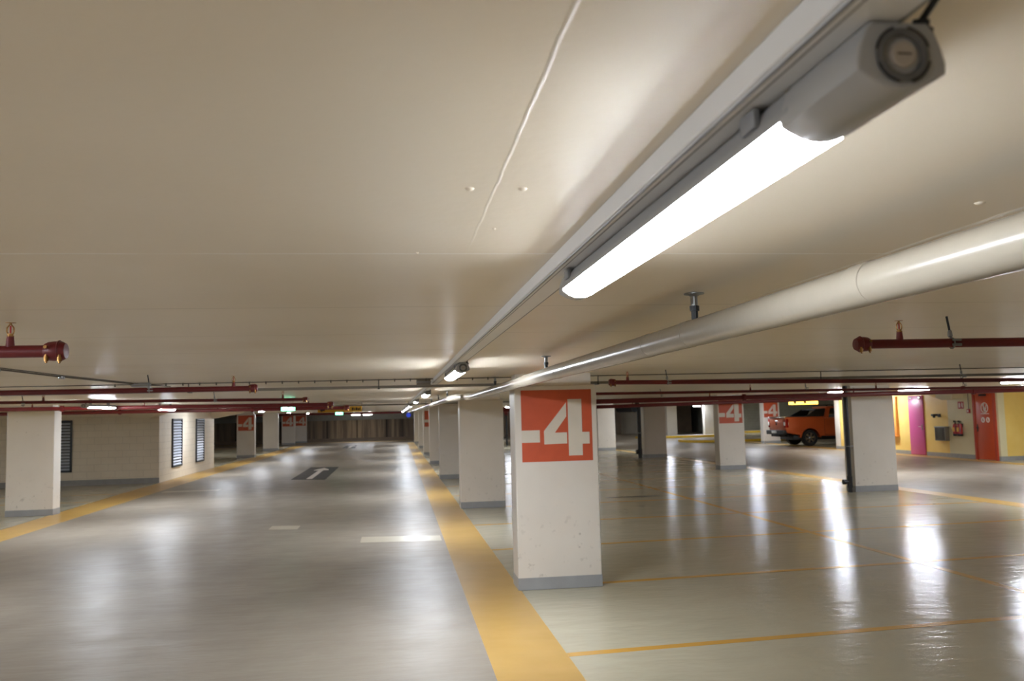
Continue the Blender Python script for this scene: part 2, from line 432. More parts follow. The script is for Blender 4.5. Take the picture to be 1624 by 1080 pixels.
for k, y in enumerate((-1.4, 3.9, 6.55, 9.1, 11.72, 14.4, 17.05, 19.7, 22.4, 25.05, 27.7, 30.4, 33.0)):
    sl = .07 if y < 13 else .03
    strip('bay_line', M['line'], [(1.24, y-.05), (10.52, y-.05+9.28*sl*(1 if y < 20 else .3)), (10.52, y+.05+9.28*sl*(1 if y < 20 else .3)), (1.24, y+.05)], .001)
strip('bay_line', M['line'], rect(5.83, 5.93, -6, 36), .0012, 'long orange line down the middle of the parking bays')
for y in (3.0, 6.2, 9.0, 12.4, 15.4, 21.6, 23.7):
    strip('bay_line', M['line'], rect(-13, -6.9, y-.05, y+.05), .001)
strip('floor_patch', M['patch'], [(-.53, 12.95), (.64, 12.8), (.64, 13.35), (-.53, 13.55)], label='pale rectangular patch on the aisle floor')
strip('floor_patch', M['patch'], [(-2.1, 14.93), (-1.62, 14.8), (-1.62, 15.3), (-2.1, 15.42)])
strip('floor_patch', M['patch'], [(-6.0, 23.6), (-4.6, 23.6), (-4.6, 24.1), (-6.0, 24.1)])
pan = strip('arrow_panel', M['arrowbg'], [(-3.13, 26.9), (-2.08, 26.4), (-2.1, 33.1), (-3.15, 33.4)], label='dark painted panel with a white arrow')
def arrow_mesh(x, y0, y1, w, hw, hl, parent):
    m_ = MB(); m_.prism([(x-w, y0), (x+w, y0), (x+w, y1-hl), (x+hw, y1-hl), (x+hw*.9, y1-hl+.5), (x, y1), (x-hw*.9, y1-hl+.5), (x-hw, y1-hl), (x-w, y1-hl)], .001, .003, 'z')
    m_.build('arrow_mark', M['arrow'], parent)
arrow_mesh(-2.6, 26.95, 32.7, .085, .26, 1.5, pan)
pan2 = strip('arrow_panel', M['arrowbg'], [(-3.2, 53), (-2.4, 52.6), (-2.55, 58.5), (-3.2, 58.9)], label='far dark painted floor panel')
arrow_mesh(-2.8, 53.4, 58.0, .085, .26, 1.5, pan2)
# floor drain frame right of the front column
strip('drain_channel', M['dsteel'], rect(4.35, 5.5, 17.95, 18.1), .001)

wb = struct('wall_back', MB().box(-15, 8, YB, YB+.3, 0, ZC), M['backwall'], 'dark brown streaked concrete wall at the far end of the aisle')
struct('beam', MB().box(-15, 8, YB-.55, YB, 1.62, ZC), M['beam'], 'grey concrete beam on the far wall', wb)
struct('kerb', MB().box(-15, 8, YB-.3, YB, 0, .22), M['darkwall'], None, wb)
struct('wall_rear', MB().box(8, 21.6, 67.2, 67.5, 0, ZC), M['creamwall'], 'cream end wall beyond the second row of columns')
struct('wall_recess', MB().box(8, 17.45, 66.6, 67.2, 0, ZC), M['darkwall'], 'dark recess wall beyond the parking bays')
struct('wall_ramp', MB().box(21.6, 23.3, 67.0, 67.3, 0, ZC).box(23.3, 26, 72, 72.3, 0, ZC).box(23.2, 23.3, 67.3, 72, 0, ZC), M['darkwall'], 'dark brown ramp wall between two white columns')
struct('wall_block', MB().box(24.0, 34, 62.5, 62.8, 0, ZC).box(24.0, 24.3, 62.8, 72, 0, ZC), M['greyblock'], 'dark grey block wall behind the orange pickup')
wr = struct('wall_right', MB().box(18.3, 33.5, 24.55, 34.2, 0, ZC), M['rightwall'], 'yellow painted wall with a cream section around the fire extinguishers')
struct('wall_left', MB().box(-14.4, -7.05, 27.5, 35.5, 0, ZC), M['leftwall'], 'cream block wall with louvred openings on the left')
struct('wall_west', MB().box(-15, -14.4, -8, YB, 0, ZC), M['outer'])
struct('wall_east', MB().box(33.5, 34, -8, 76, 0, ZC), M['outer'])
struct('wall_near', MB().box(-14.4, 33.5, -8, -7.7, 0, ZC), M['outer'])
struct('baseboard_left', MB().box(-14.3, -7.04, 27.485, 27.5, 0, .16), M['skirt'])
struct('baseboard_right', MB().box(18.285, 18.3, 29.23, 34.2, 0, .13).box(18.285, 18.3, 25.70, 28.3, 0, .13).box(18.285, 18.3, 24.55, 24.62, 0, .13).box(18.3, 33, 24.535, 24.55, 0, .13), M['skirt'])
struct('trim_1', MB().prism([(-7.9, ZC), (-7.75, 1.98), (-7.2, 1.93), (-6.8, 2.08), (-6.75, ZC)], 26.9, 27.5, 'y'), M['ceiling'], 'cream concrete haunch at the top of the left wall corner')
struct('trim_2', MB().prism([(-7.05, ZC), (-7.05, 1.9), (-6.0, 2.08), (-5.7, ZC)], 35.0, 35.5, 'y'), M['ceiling'], 'cream concrete haunch at the far end of the left wall')
struct('trim_3', MB().prism([(26.1, ZC), (26.15, 1.93), (26.7, 1.90), (27.3, 2.04), (27.45, ZC)], 17.9, 18.3, 'x'), M['rightwall'], 'yellow concrete haunch above the fire extinguishers')

# louvred openings in the left wall
def louvre(n, x0, x1, y0, y1, z0, z1, face, label):
    t = .05
    if face == 'y':
        f = MB().box(x0, x1, y0-.05, y0-.005, z0, z0+t).box(x0, x1, y0-.05, y0-.005, z1-t, z1).box(x0, x0+t, y0-.05, y0-.005, z0, z1).box(x1-t, x1, y0-.05, y0-.005, z0, z1)
        w = struct('window_%d' % n, f, M['lframe'], label)
        struct('backing', MB().box(x0+.01, x1-.01, y0-.006, y0-.001, z0+.01, z1-.01), M['void'], None, w)
        m_ = MB(); k = int((z1-z0)/.095)
        for i in range(k):
            z = z0+.06+i*(z1-z0-.1)/k
            m_.prism([(y0-.012, z+.058), (y0-.045, z), (y0-.041, z-.006), (y0-.008, z+.052)], x0+.03, x1-.03, 'x')
        struct('louvre_blades', m_, M['louvre'], None, w)
    else:
        X = x0
        f = MB().box(X+.005, X+.05, y0, y1, z0, z0+t).box(X+.005, X+.05, y0, y1, z1-t, z1).box(X+.005, X+.05, y0, y0+t, z0, z1).box(X+.005, X+.05, y1-t, y1, z0, z1)
        w = struct('window_%d' % n, f, M['lframe'], label)
        struct('backing', MB().box(X+.001, X+.006, y0+.01, y1-.01, z0+.01, z1-.01), M['void'], None, w)
        m_ = MB(); k = int((z1-z0)/.095)
        for i in range(k):
            z = z0+.06+i*(z1-z0-.1)/k
            m_.prism([(X+.012, z+.058), (X+.045, z), (X+.041, z-.006), (X+.008, z+.052)], y0+.03, y1-.03, 'y')
        struct('louvre_blades', m_, M['louvre'], None, w)
louvre(1, -10.3, -9.52, 27.5, 0, .40, 1.93, 'y', 'dark framed louvre beside the nearest left column')
louvre(2, -7.05, 0, 28.95, 30.2, .37, 1.91, 'x', 'nearer tall louvre on the left side wall')
louvre(3, -7.05, 0, 32.3, 33.55, .36, 1.90, 'x', 'farther tall louvre on the left side wall')

# doors in the right wall
d1 = struct('door_1', MB().box(18.262, 18.30, 28.34, 29.2, .01, 2.08, .004), M['pink'], 'magenta pink door in the yellow wall')
struct('door_handle', MB().tube([(18.262, 28.44, 1.0), (18.21, 28.44, 1.0), (18.205, 28.57, 1.0)], .012, 8).box(18.255, 18.263, 28.415, 28.465, .88, 1.08), M['chrome'], None, d1)
struct('hinge', MB().box(18.25, 18.263, 28.95, 29.15, 1.975, 2.03), M['chrome'], None, d1)
struct('door_closer', MB().box(18.22, 18.263, 28.42, 28.55, 1.96, 2.04, .006), M['chrome'], None, d1)
d2 = struct('door_2', MB().box(18.262, 18.30, 24.74, 25.58, .01, 2.07, .004), M['orange'], 'orange red door with white pictograms')
struct('door_frame', MB().box(18.25, 18.30, 25.58, 25.68, 0, 2.16).box(18.25, 18.30, 24.64, 24.74, 0, 2.16).box(18.25, 18.30, 24.74, 25.58, 2.07, 2.16), M['orangeframe'], None, d2)
struct('door_handle', MB().tube([(18.262, 25.5, 1.0), (18.21, 25.5, 1.0), (18.205, 25.37, 1.0)], .012, 8).box(18.255, 18.263, 25.475, 25.525, .88, 1.1), M['dsteel'], None, d2)
struct('door_closer', MB().box(18.21, 18.263, 25.0, 25.3, 1.99, 2.05, .006), M['dsteel'], None, d2)
xf = 18.258
m_ = MB().ring((xf, 25.11, 1.62), (1, 0, 0), .155, .014, n=32, m=6)
m_.prism([(25.02, 1.50), (25.06, 1.48), (25.22, 1.72), (25.18, 1.75)], xf-.003, xf+.004, 'x')
m_.prism([(25.10, 1.50), (25.14, 1.50), (25.18, 1.60), (25.15, 1.78), (25.12, 1.78), (25.13, 1.62)], xf-.003, xf+.004, 'x')
m_.prism([(25.04, 1.58), (25.08, 1.56), (25.04, 1.72), (25.0, 1.70)], xf-.003, xf+.004, 'x')
m_.box(xf-.003, xf+.004, 24.92, 25.30, 1.425, 1.445)
struct('pictogram', m_, M['white'], 'white crossed circle pictogram', d2)
for yc in (25.215, 24.985):
    struct('pictogram', MB().lathe((xf+.003, yc, 1.245), (-1, 0, 0), [(0, .085), (.005, .085)]), M['white'], None, d2)
    struct('pictogram_mark', MB().prism([(yc-.03, 1.20), (yc+.015, 1.20), (yc+.03, 1.29), (yc-.01, 1.28)], xf-.004, xf-.001, 'x'), M['orange'], None, d2)

# ================================================================== COLUMNS
NUM4 = [[(0, .56), (.255, .56), (.255, .73), (0, .73)],
        [(.313, .575), (.636, .18), (.636, .375), (.468, .6), (.638, .6), (.638, .755), (.315, .76)],
        [(.66, .135), (.857, .135), (.857, .6), (.96, .6), (.96, .765), (.857, .765), (.857, .925), (.66, .925)]]
def column(x0, x1, y, label, sign=False, d=.38, cap=(.0, .05), group=None, sz=(1.30, 2.04), sx=None, base=True):
    t = thing('concrete_column', label, 'column', ((x0+x1)/2, y+d/2, 0), group)
    s_ = MB().box(x0, x1, y, y+d, 0, 2.085, .008, 1); s_.build('shaft', M['column'], t)
    MB().box(x0+cap[0]+.02, x1-cap[1], y+.03, y+d-.03, 2.085, ZC).build('capital', M['column'], t)
    if base:
        MB().box(x0-.003, x1+.003, y-.003, y+d+.003, 0, .125, .004, 1).build('base_band', M['bandgrey'], t)
    if sign:
        a, b = sx or (x0+.065, x0+.065+.74)
        p = MB().box(a, b, y-.0025, y+.001, sz[0], sz[1]).build('number_sign', M['sign'], t)
        q = MB()
        for pl in NUM4:
            q.prism([(a+u*(b-a), sz[1]-v*(sz[1]-sz[0])) for u, v in pl], y-.004, y-.002, 'y')
        q.build('numeral', M['numeral'], p)
    return t
G1 = 'columns along the right edge of the aisle'; G2 = 'columns of the second row'; G3 = 'columns along the left edge of the aisle'
column(1.222, 2.095, 8.97, 'nearest cream column with a large orange square painted -4', True, sx=(1.292, 2.038), sz=(1.297, 2.038), group=G1)
column(1.232, 2.09, 16.98, 'plain cream column just behind the nearest -4 column', group=G1)
column(1.23, 2.10, 25.0, 'third cream column from the camera along the right edge of the aisle', group=G1)
column(1.25, 2.11, 32.86, 'fourth cream column from the camera along the right edge of the aisle', group=G1)
column(1.27, 2.13, 40.87, 'slim looking column with a partly hidden orange sign right of the aisle', True, group=G1)
column(1.28, 2.14, 49.7, 'last but one cream column on the right edge of the aisle', group=G1)
column(1.22, 2.08, 58.6, 'farthest cream column on the right edge of the aisle', group=G1)
column(9.47, 10.42, 17.2, 'cream column with a black downpipe nearest to the yellow wall', group=G2)
column(9.47, 10.27, 24.85, 'cream column with an orange -4 sign in the second row, left of the pickup', True, group=G2, sx=(9.50, 10.22), sz=(1.36, 2.06))
column(9.42, 10.28, 32.5, 'cream column with a black downpipe right of the nearest -4 column', group=G2)
column(9.27, 10.1, 39.6, 'plain cream column partly hidden behind the nearest -4 column', group=G2)
column(-7.74, -6.84, 18.75, 'wide cream column nearest the camera at the left edge of the aisle', group=G3)
column(-7.64, -6.8, 43.8, 'cream column with a -4 sign just beyond the left block wall', True, group=G3)
column(-7.75, -6.88, 53, 'plain cream column between two -4 columns left of the aisle', group=G3)
column(-8.0, -7.09, 63.5, 'left one of two adjoining far -4 columns left of the aisle', True, group=G3)
column(-7.54, -6.69, 67.6, 'right one of two adjoining far -4 columns, beside the dark far wall', True, group=G3)
column(18.36, 19.25, 42.0, 'column with a -4 sign standing behind the tail of the pickup', True)
column(18.3, 19.2, 34.25, 'white lit column end hiding the front of the pickup')
column(19.2, 19.95, 60.4, 'bright white far column left of the dark ramp opening', base=False)
column(20.4, 21.2, 56, 'bright white far column right of the dark ramp opening', base=False)

# ================================================================== LAMPS
LAMP_Z = 2.170
def lamp_profile(w, top, bot, corner):
    """bell-shaped cross section, x/z outline"""
    pts = [(-w*.62, top), (w*.62, top)]
    pts += [(w*.80, top-.010), (w*.93, top-.026), (w, corner+.006), (w*.985, corner-.004)]
    n = 8
    for i in range(1, n): 
        u = 1-2*i/n
        pts.append((w*.96*u, corner-.004-(corner-.004-bot)*(1-u*u)))
    pts += [(-w*.985, corner-.004), (-w, corner+.006), (-w*.93, top-.026), (-w*.80, top-.010)]
    return pts
def make_lamp(label):
    t = thing('strip_light', label, 'ceiling light', (0, 0, 0), 'strip lights in the garage')
    w = .0465
    MB().prism([(-w*.62, -.002), (w*.62, -.002), (w*.78, -.012), (w*.92, -.028), (w*.995, -.034), (w*.995, -.043), (-w*.995, -.043), (-w*.995, -.034), (-w*.92, -.028), (-w*.78, -.012)], .15, 1.50, 'y').build('housing', M['housing'], t)
    # diffuser: the convex lower part
    pts = [(-w*.975, -.0425)] + [(w*.975*u, -.0455-.0215*(1-abs(u)**2.6)) for u in [-1+2*i/6 for i in range(7)]] + [(w*.975, -.0425)]
    MB().prism(pts, .172, 1.475, 'y').build('diffuser', M['diff'], t)
    c = MB().prism(lamp_profile(w, 0, -.067, -.046), 0, .17, 'y', .004).build('end_cap', M['cap'], t)
    c['label'] = 'deep grey end cap with the plug'
    MB().prism(lamp_profile(w, 0, -.067, -.046), 1.475, 1.53, 'y', .004).build('end_cap', M['cap'], t)
    MB().ring((0, -.001, -.034), (0, 1, 0), .0225, .0045, n=32).build('lock_ring', M['ring'], c)
    q = MB()
    for a in (.3, 1.9, 3.45, 5.0): q.ring((0, -.003, -.034), (0, 1, 0), .0272, .0014, a, a+1.05, 14, 6)
    q.build('ring_slot', M['dark'], c)
    MB().lathe((0, .003, -.034), (0, -1, 0), [(0, .0135), (.006, .0135), (.0075, .0122)]).build('plug', M['plug'], c)
    MB().box(-.007, .007, -.0055, -.0040, -.0346, -.0334).build('plug_slot', M['dark'], c)
    MB().lathe((.030, .014, -.004), (0, -.3, 1), [(-.004, .012), (.004, .012), (.006, .008), (.012, .008)]).tube([(.030, .012, .006), (.032, -.02, .022), (.030, -.05, .032), (.026, -.085, .0385)], .0035, 8).build('power_cable', M['dark'], t)
    for y in (.235, 1.40):
        for s in (-1, 1): MB().box(s*w*.93-.004, s*w*.93+.004, y, y+.045, -.026, -.002, .002).build('mounting_clip', M['groove'], t)
    return t
proto = make_lamp('large lit strip light close above, with its grey end cap towards the camera')
proto.location = (.485, .75, 2.1665)
for ch in proto.children:
    if ch.name.startswith('diffuser'): near_diffuser = ch
row = [(6.1, 'second strip light along the white trunking, right after the big nearest one'), (12.7, 'third strip light from the camera along the white trunking'),
       (19.2, 'fourth strip light from the camera along the white trunking'), (27.5, 'fifth strip light from the camera along the white trunking'),
       (34.5, 'sixth strip light from the camera along the white trunking'), (41.5, 'seventh strip light from the camera along the white trunking'), (50.5, 'eighth strip light from the camera along the white trunking'),
       (58.5, 'farthest strip light on the white trunking near the dark far wall')]
for y, lab in row: dup(proto, (.475, y, 2.165), lab)
LG = 'strip lights above the left edge of the aisle'
for X, y, z, lab in [(-2.9, -2.4, 2.2, 'added fill strip light behind the camera on its left'), (-2.9, 1.2, 2.2, 'added fill strip light level with the camera on its left, outside the picture'), (-5.55, -3.2, 2.2, 'strip light on the left, off the picture behind the camera'), (-5.2, 3.1, 2.2, 'strip light on the left beyond the edge of the picture, nearest'), (-5.1, 7.9, 2.2, 'strip light on the left beyond the edge of the picture, second'),  # first two are unseen lamps added so floor bounce brightens the ceiling
             (-4.98, 14.85, 2.13, 'lit strip light among the red pipes, just right of the wide left column'), (-5.0, 19.2, 2.128, 'lit strip light among the red pipes, at the corner of the left block wall'),
             (-5.7, 29.6, 2.2, 'strip light outside the farther louvre of the left wall'), (-5.55, 36.5, 2.2, 'strip light above the left -4 column beyond the block wall'), (-5.55, 46, 2.2, 'small distant strip light left of the far exit signs'), (-5.55, 56, 2.2, 'farthest strip light above the left edge of the aisle')]:
    lamp = dup(proto, (X, y, z), lab, group=LG)
    if z < 2.19:
        for v in (.3, 1.2): MB().box(X-.02, X+.02, y+v, y+v+.04, z-.005, ZC).build('ceiling_bracket', M['steel'], lamp)
for X, y, z, lab in [(11.3, .2, 2.2, 'added fill strip light over the second aisle behind the camera'), (13.6, 9.6, 2.2, 'added fill strip light over the second aisle, outside the picture on the right'),  # unseen lamps added to fill the right bays
                  (11.3, 13.5, 2.2, 'strip light just outside the right edge of the picture before the column with the downpipe'), (11.3, 20.1, 2.2, 'added fill strip light hidden behind the column with the black downpipe'),  # the lamp hidden behind the column is added fill
                  (-11.5, 20, 2.2, 'added fill strip light over the bays left of the picture'), (-8.6, 13.2, 2.2, 'added fill strip light over the nearer bays left of the picture'),  # unseen lamps added to lift the left column and block wall
                  (17.4, 9.0, 2.2, 'strip light by the yellow wall, far outside the picture'), (17.4, 15.0, 2.2, 'strip light by the yellow wall outside the picture'),
                  (17.4, 20.9, 2.2, 'strip light at the right edge of the picture above the red pipes'), (17.4, 29.3, 2.2, 'strip light by the magenta door, hidden by the column with the downpipe'),
                  (13.35, 20.2, 2.205, 'lit strip light high in front of the magenta door, behind the red pipes'),
                  (17.4, 32.6, 2.2, 'lit strip light above the orange pickup, behind the red pipes'), (17.2, 39.5, 2.2, 'strip light over the aisle beyond the pickup'),
                  (11.2, 37, 2.2, 'strip light over the second aisle behind the -4 column'), (11.0, 47, 2.2, 'strip light over the far second aisle'),
                  (16.6, 51, 2.2, 'strip light over the yellow kerbed island'), (12.5, 61.0, 2.2, 'added fill strip light in the far recess, hidden by the nearest -4 column'), (26.0, 57.0, 2.1, 'added fill strip light behind the lit yellow sign'), (20.0, 55.4, 2.05, 'lit strip light at the dark ramp opening'),  # lamps behind the column and the sign are added to brighten far walls
                  (5.9, 45, 2.2, 'added fill strip light over the far parking bays'), (5.9, 58, 2.2, 'added fill strip light over the farthest parking bays'), (-11.5, 48, 2.2, 'strip light over the far left bays')]:  # the two over the parking bays are added for brightness
    dup(proto, (X, y, z), lab, group='strip lights on the right side of the garage')
dup(proto, (.485, -5.9, 2.165), 'strip light on the white trunking behind the camera')
dup(proto, (-3.27, 65, 2.05), 'left one of the twin lights in front of the far wall', -PI/2, 'twin lights before the far wall', (1, .46, 1))
dup(proto, (-2.40, 65, 2.05), 'right one of the twin lights in front of the far wall', -PI/2, 'twin lights before the far wall', (1, .46, 1))

near_diffuser.data = near_diffuser.data.copy(); near_diffuser.data.materials[0] = M['diffdim']

# trunking that carries the lamps
t = thing('lighting_trunking', 'long white trunking on the ceiling carrying the row of strip lights', 'trunking', (.45, 30, ZC))
MB().box(.412, .492, -2, 66, 2.172, ZC-.0005, .002, 1).build('channel', M['trunk'], t)
MB().box(.418, .486, -2, 66, 2.168, 2.1725).build('lid', M['trunk'], t)
MB().box(.4165, .4205, -2, 66, 2.1672, 2.169).box(.4285, .4305, -2, 66, 2.1672, 2.169).box(.488, .4935, -2, 66, 2.1700, 2.1726).build('groove', M['groove'], t)
t = thing('shadow_gap_strip', 'thin grey strip for the shadow line beside the white trunking', 'shadow strip', (.505, 20, ZC))  # grey strip put in for the thin shadow line beside the trunking
MB().box(.499, .512, -2, 66, 2.196, ZC-.001).build('duct', M['groove'], t)

# ================================================================== DRAIN PIPE
XP, ZP, RP = 1.05, 2.068, .047
t = thing('drain_pipe', 'thick cream drain pipe running below the ceiling into the distance', 'pipe', (XP, 6, ZP))
def bend(a, c, b, n=6):
    a, c, b = Vector(a), Vector(c), Vector(b)
    return [(a*(1-u)**2 + c*(2*u*(1-u)) + b*u*u) for u in [i/n for i in range(n+1)]]
path = [(1.03, -3, ZP-.004), (1.04, 2, ZP-.002), (XP, 6, ZP), (1.09, 10, ZP)] + bend((1.12, 12.3, ZP), (1.13, 13.0, ZP), (1.02, 13.05, ZP)) + bend((.98, 13.05, ZP), (.86, 13.1, ZP), (.86, 13.8, ZP)) + [(.86, 20, ZP), (.86, 36, ZP), (.86, 60, ZP)]
MB().tube(path, RP, 28).build('pipe', M['drain'], t)
for y in (1.75, 2.95, 3.45, 5.5):
    MB().tube([(1.04+(y-2)*.0025, y-.0, ZP-.001), (1.04+(y-2)*.0025, y+.07, ZP-.001)], RP+.0012, 28).build('joint_sleeve', M['drain'], t)
HG = 'hangers of the cream drain pipe'
hs = thing('pipe_hanger', 'first hanger of the cream drain pipe, nearest the big lamp', 'pipe hanger', (1.055, 2.95, ZC), HG)
MB().lathe((1.055, 2.95, ZC), (0, 0, -1), [(0, .036), (.004, .036), (.007, .02), (.012, .0125), (.05, .0125)]).build('ceiling_flange', M['steel'], hs)
MB().lathe((1.055, 2.95, ZC-.045), (0, 0, -1), [(0, .017), (.018, .017), (.019, .012), (.06, .012)], 10).build('hanger_nut', M['dsteel'], hs)
dup(hs, (1.085, 6.2, ZC), 'second hanger of the cream drain pipe, left of the first')
for i, (x, y) in enumerate(((1.10, 9.6), (.86, 14.6), (.86, 17.5), (.86, 21), (.86, 25))):
    dup(hs, (x, y, ZC), ('third hanger of the drain pipe, before its bend', 'first small hanger after the bend of the drain pipe', 'second small hanger after the bend of the drain pipe', 'third small hanger after the bend of the drain pipe', 'fourth small hanger after the bend of the drain pipe')[i])

# ================================================================== SPRINKLER PIPES
def sprinkler(label, end, other, r, heads, cap='near', head_scale=1.0, couplings=()):
    """red pipe from its capped end to 'other'; heads = distances from the capped end"""
    e, o = Vector(end), Vector(other); d = (o-e).normalized()
    t = thing('sprinkler_pipe', label, 'sprinkler pipe', tuple(e), 'dark red sprinkler pipes')
    MB().tube([e, o], r, 16).build('pipe', M['red'], t)
    if cap:
        q = r/.021
        c = MB().lathe(e + d*.035*q, -d, [(0, .026*q), (.012*q, .032*q), (.03*q, .034*q), (.055*q, .033*q), (.068*q, .026*q), (.071*q, .0)], 20)
        c.ring(e - d*.012*q, d, .0335*q, .004*q, n=20, m=6)
        c = c.build('end_cap', M['red'], t)
        b = MB()
        for sx, sz in ((.022, .028), (-.020, .030)):
            p = e + d*(sx*q) + Vector((0, -.026*q, -sz*q))
            b.lathe(p, (0, 0, -1), [(-.016*q, .0045*q), (-.008*q, .0045*q), (-.008*q, .0075*q), (.008*q, .0075*q), (.008*q, .004*q), (.014*q, .004*q)], 8)
        b.lathe(e + d*.02*q + Vector((0, -.036*q, .012*q)), (0, -1, 0), [(0, .006*q), (.008*q, .006*q)], 8)
        b.build('cap_bolt', M['brass'], c)
    for u in couplings:
        p = e + d*u
        MB().lathe(p, d, [(-.03, r*1.15), (-.026, r*1.5), (.026, r*1.5), (.03, r*1.15)], 16).build('coupling', M['red'], t)
    for u in heads:
        p = e + d*u; s = head_scale
        MB().tube([p + Vector((0, 0, r*.5)), p + Vector((0, 0, r+.034*s))], [.017*s, .0125*s], 12).build('riser', M['red'], t)
        b = p + Vector((0, 0, r+.034*s))
        h = MB().lathe(b, (0, 0, 1), [(0, .013*s), (.005*s, .013*s), (.005*s, .009*s), (.012*s, .009*s), (.013*s, .004*s)], 12)
        for sg in (-1, 1):
            h.tube([b + Vector((sg*.009*s, 0, .008*s)), b + Vector((sg*.013*s, 0, .02*s)), b + Vector((sg*.012*s, 0, .034*s)), b + Vector((sg*.003*s, 0, .046*s))], .0028*s, 6)
        h.lathe(b + Vector((0, 0, .045*s)), (0, 0, 1), [(0, .005*s), (.006*s, .005*s), (.007*s, .019*s), (.0085*s, .019*s)], 16)
        h = h.build('sprinkler_head', M['brass'], t)
        MB().tube([b + Vector((0, 0, .010*s)), b + Vector((0, 0, .042*s))], .0032*s, 8).build('glass_bulb', M['signred'], h)
    return t
sprinkler('short dark red sprinkler pipe at the left edge, nearest the camera', (-1.283, 3.52, 2.082), (-9, 3.52, 2.082), .0235, (.165,))
sprinkler('dark red sprinkler pipe at the right edge, nearest the camera', (2.165, 3.80, 2.083), (11, 3.80, 2.077), .0215, (.19, 5.0))
sprinkler('second nearest red sprinkler pipe on the left, ending before the cable tray', (-1.222, 7.8, 2.077), (-10, 7.8, 2.085), .0225, (.165, 4.0))
sprinkler('second nearest red sprinkler pipe on the right, starting beside the -4 column', (2.178, 8.6, 2.091), (12, 8.6, 1.955), .0225, (.16, 4.6))
sprinkler('third red sprinkler pipe from the camera on the left', (-1.232, 12.3, 2.070), (-10, 12.3, 2.236-.07), .021, (.3, 3.4, 6), head_scale=1.1)
sprinkler('fourth red sprinkler pipe on the left, thick, crossing the column top', (-1.195, 16.5, 2.055), (-11, 16.5, 2.13), .036, (.4, 3.3, 5.2, 7.5), couplings=(4.7, 7.2))
sprinkler('fifth red sprinkler pipe on the left, ending at the yellow sign', (-1.17, 21.4, 2.045), (-11, 21.4, 2.09), .042, (.5, 3.0), couplings=(2.2, 5.2))
sprinkler('farthest red sprinkler pipe crossing in front of the dark far wall', (.56, 61.5, 2.085), (-10.8, 61.5, 2.13), .07, (1.9,), cap=None)
sprinkler('third red sprinkler pipe from the camera on the right', (2.3, 13.0, 2.076), (14, 13.0, 2.005), .0215, (3.2, 5.3, 9.0), cap=None, couplings=(6.8,))
sprinkler('fourth red sprinkler pipe on the right, crossing the column top', (2.5, 16.4, 1.987), (15, 16.4, 2.04), .046, (3.6, 6.6), cap=None, couplings=(4.3, 9.2))
sprinkler('fifth red sprinkler pipe on the right, passing the second -4 column', (2.5, 24.2, 1.90), (13.5, 24.2, 2.015), .05, (4.2,), cap=None)

RG = 'galvanised rod hangers of the sprinkler pipes'
hr = thing('rod_hanger', 'galvanised rod hanger on the nearest right sprinkler pipe', 'pipe hanger', (2.60, 3.8, ZC), RG)
zz = 2.083
MB().tube([(2.60, 3.80, ZC), (2.612, 3.80, zz+.05)], .0052, 8).build('rod', M['dsteel'], hr)
MB().lathe((2.612, 3.8, zz+.062), (0, 0, -1), [(0, .006), (.008, .010), (.03, .012), (.036, .006)], 10).ring((2.618, 3.8, zz-.001), (1, .0, 0), .0245, .0042, n=20, m=6).box(2.604, 2.650, 3.768, 3.778, zz-.016, zz-.004, .002, 1).box(2.604, 2.65, 3.768, 3.778, zz+.008, zz+.018, .002, 1).build('clamp', M['steel'], hr)
for (x, y, z, lab) in [(-2.10, 7.8, 2.083, 'galvanised rod hanger on the second left sprinkler pipe'), (2.74, 8.6, 2.083, 'galvanised rod hanger right of the nearest -4 column'), (6.0, 8.6, 2.04, 'galvanised rod hanger before the yellow wall'),
                       (-2.45, 12.3, 2.09, 'rod hanger on the third left sprinkler pipe'), (-4.9, 12.3, 2.12, 'rod hanger on the third sprinkler pipe above the left column'), (6.4, 13, 2.05, 'rod hanger above the pickup truck'), (9.1, 13, 2.03, 'rod hanger before the orange door'), (5.1, 16.4, 2.0, 'rod hanger left of the second -4 column')]:
    r_ = dup(hr, (x, y, ZC), lab)

# ================================================================== CABLE TRAYS, CONDUITS
t = thing('cable_tray', 'grey cable tray crossing the aisle under the ceiling', 'cable tray', (0, 9.8, 2.13))
MB().box(-11, 9, 9.74, 9.86, 2.118, 2.123).box(-11, 9, 9.74, 9.744, 2.123, 2.146).box(-11, 9, 9.856, 9.86, 2.123, 2.146).build('tray', M['tray'], t)
MB().tube([(-11, 9.79, 2.133), (-3, 9.79, 2.133), (-1.2, 9.79, 2.132), (9, 9.79, 2.133)], .009, 8).tube([(-11, 9.82, 2.134), (9, 9.82, 2.134)], .007, 8).build('cable', M['cable'], t)
for x in (-4.6, -2.2, -.18, 2.3, 5.0):
    MB().tube([(x, 9.735, ZC), (x, 9.735, 2.115)], .005, 8).box(x-.012, x+.012, 9.73, 9.87, 2.11, 2.118).build('tray_hanger', M['dsteel'], t)
t = thing('ceiling_cable', 'thin dark cable clipped to the ceiling above the cable tray', 'cable', (-1, 9.55, ZC))
MB().tube([(-11, 9.55, 2.202), (9, 9.55, 2.202)], .005, 6).build('cable', M['cable'], t)
q = MB()
for i in range(24): q.box(-2.9+i*.17, -2.89+i*.17, 9.54, 9.56, 2.18, ZC)
q.build('clip', M['cable'], t)
t = thing('cable_tray', 'second, farther cable tray crossing the aisle behind the red pipes', 'cable tray', (0, 24, 2.1))
MB().box(-2.6, 3.5, 23.9, 24.1, 2.115, 2.15).build('tray', M['tray'], t)
for x in (-.9, .35): MB().tube([(x, 23.9, ZC), (x, 23.9, 2.12)], .008, 6).build('tray_hanger', M['dsteel'], t)
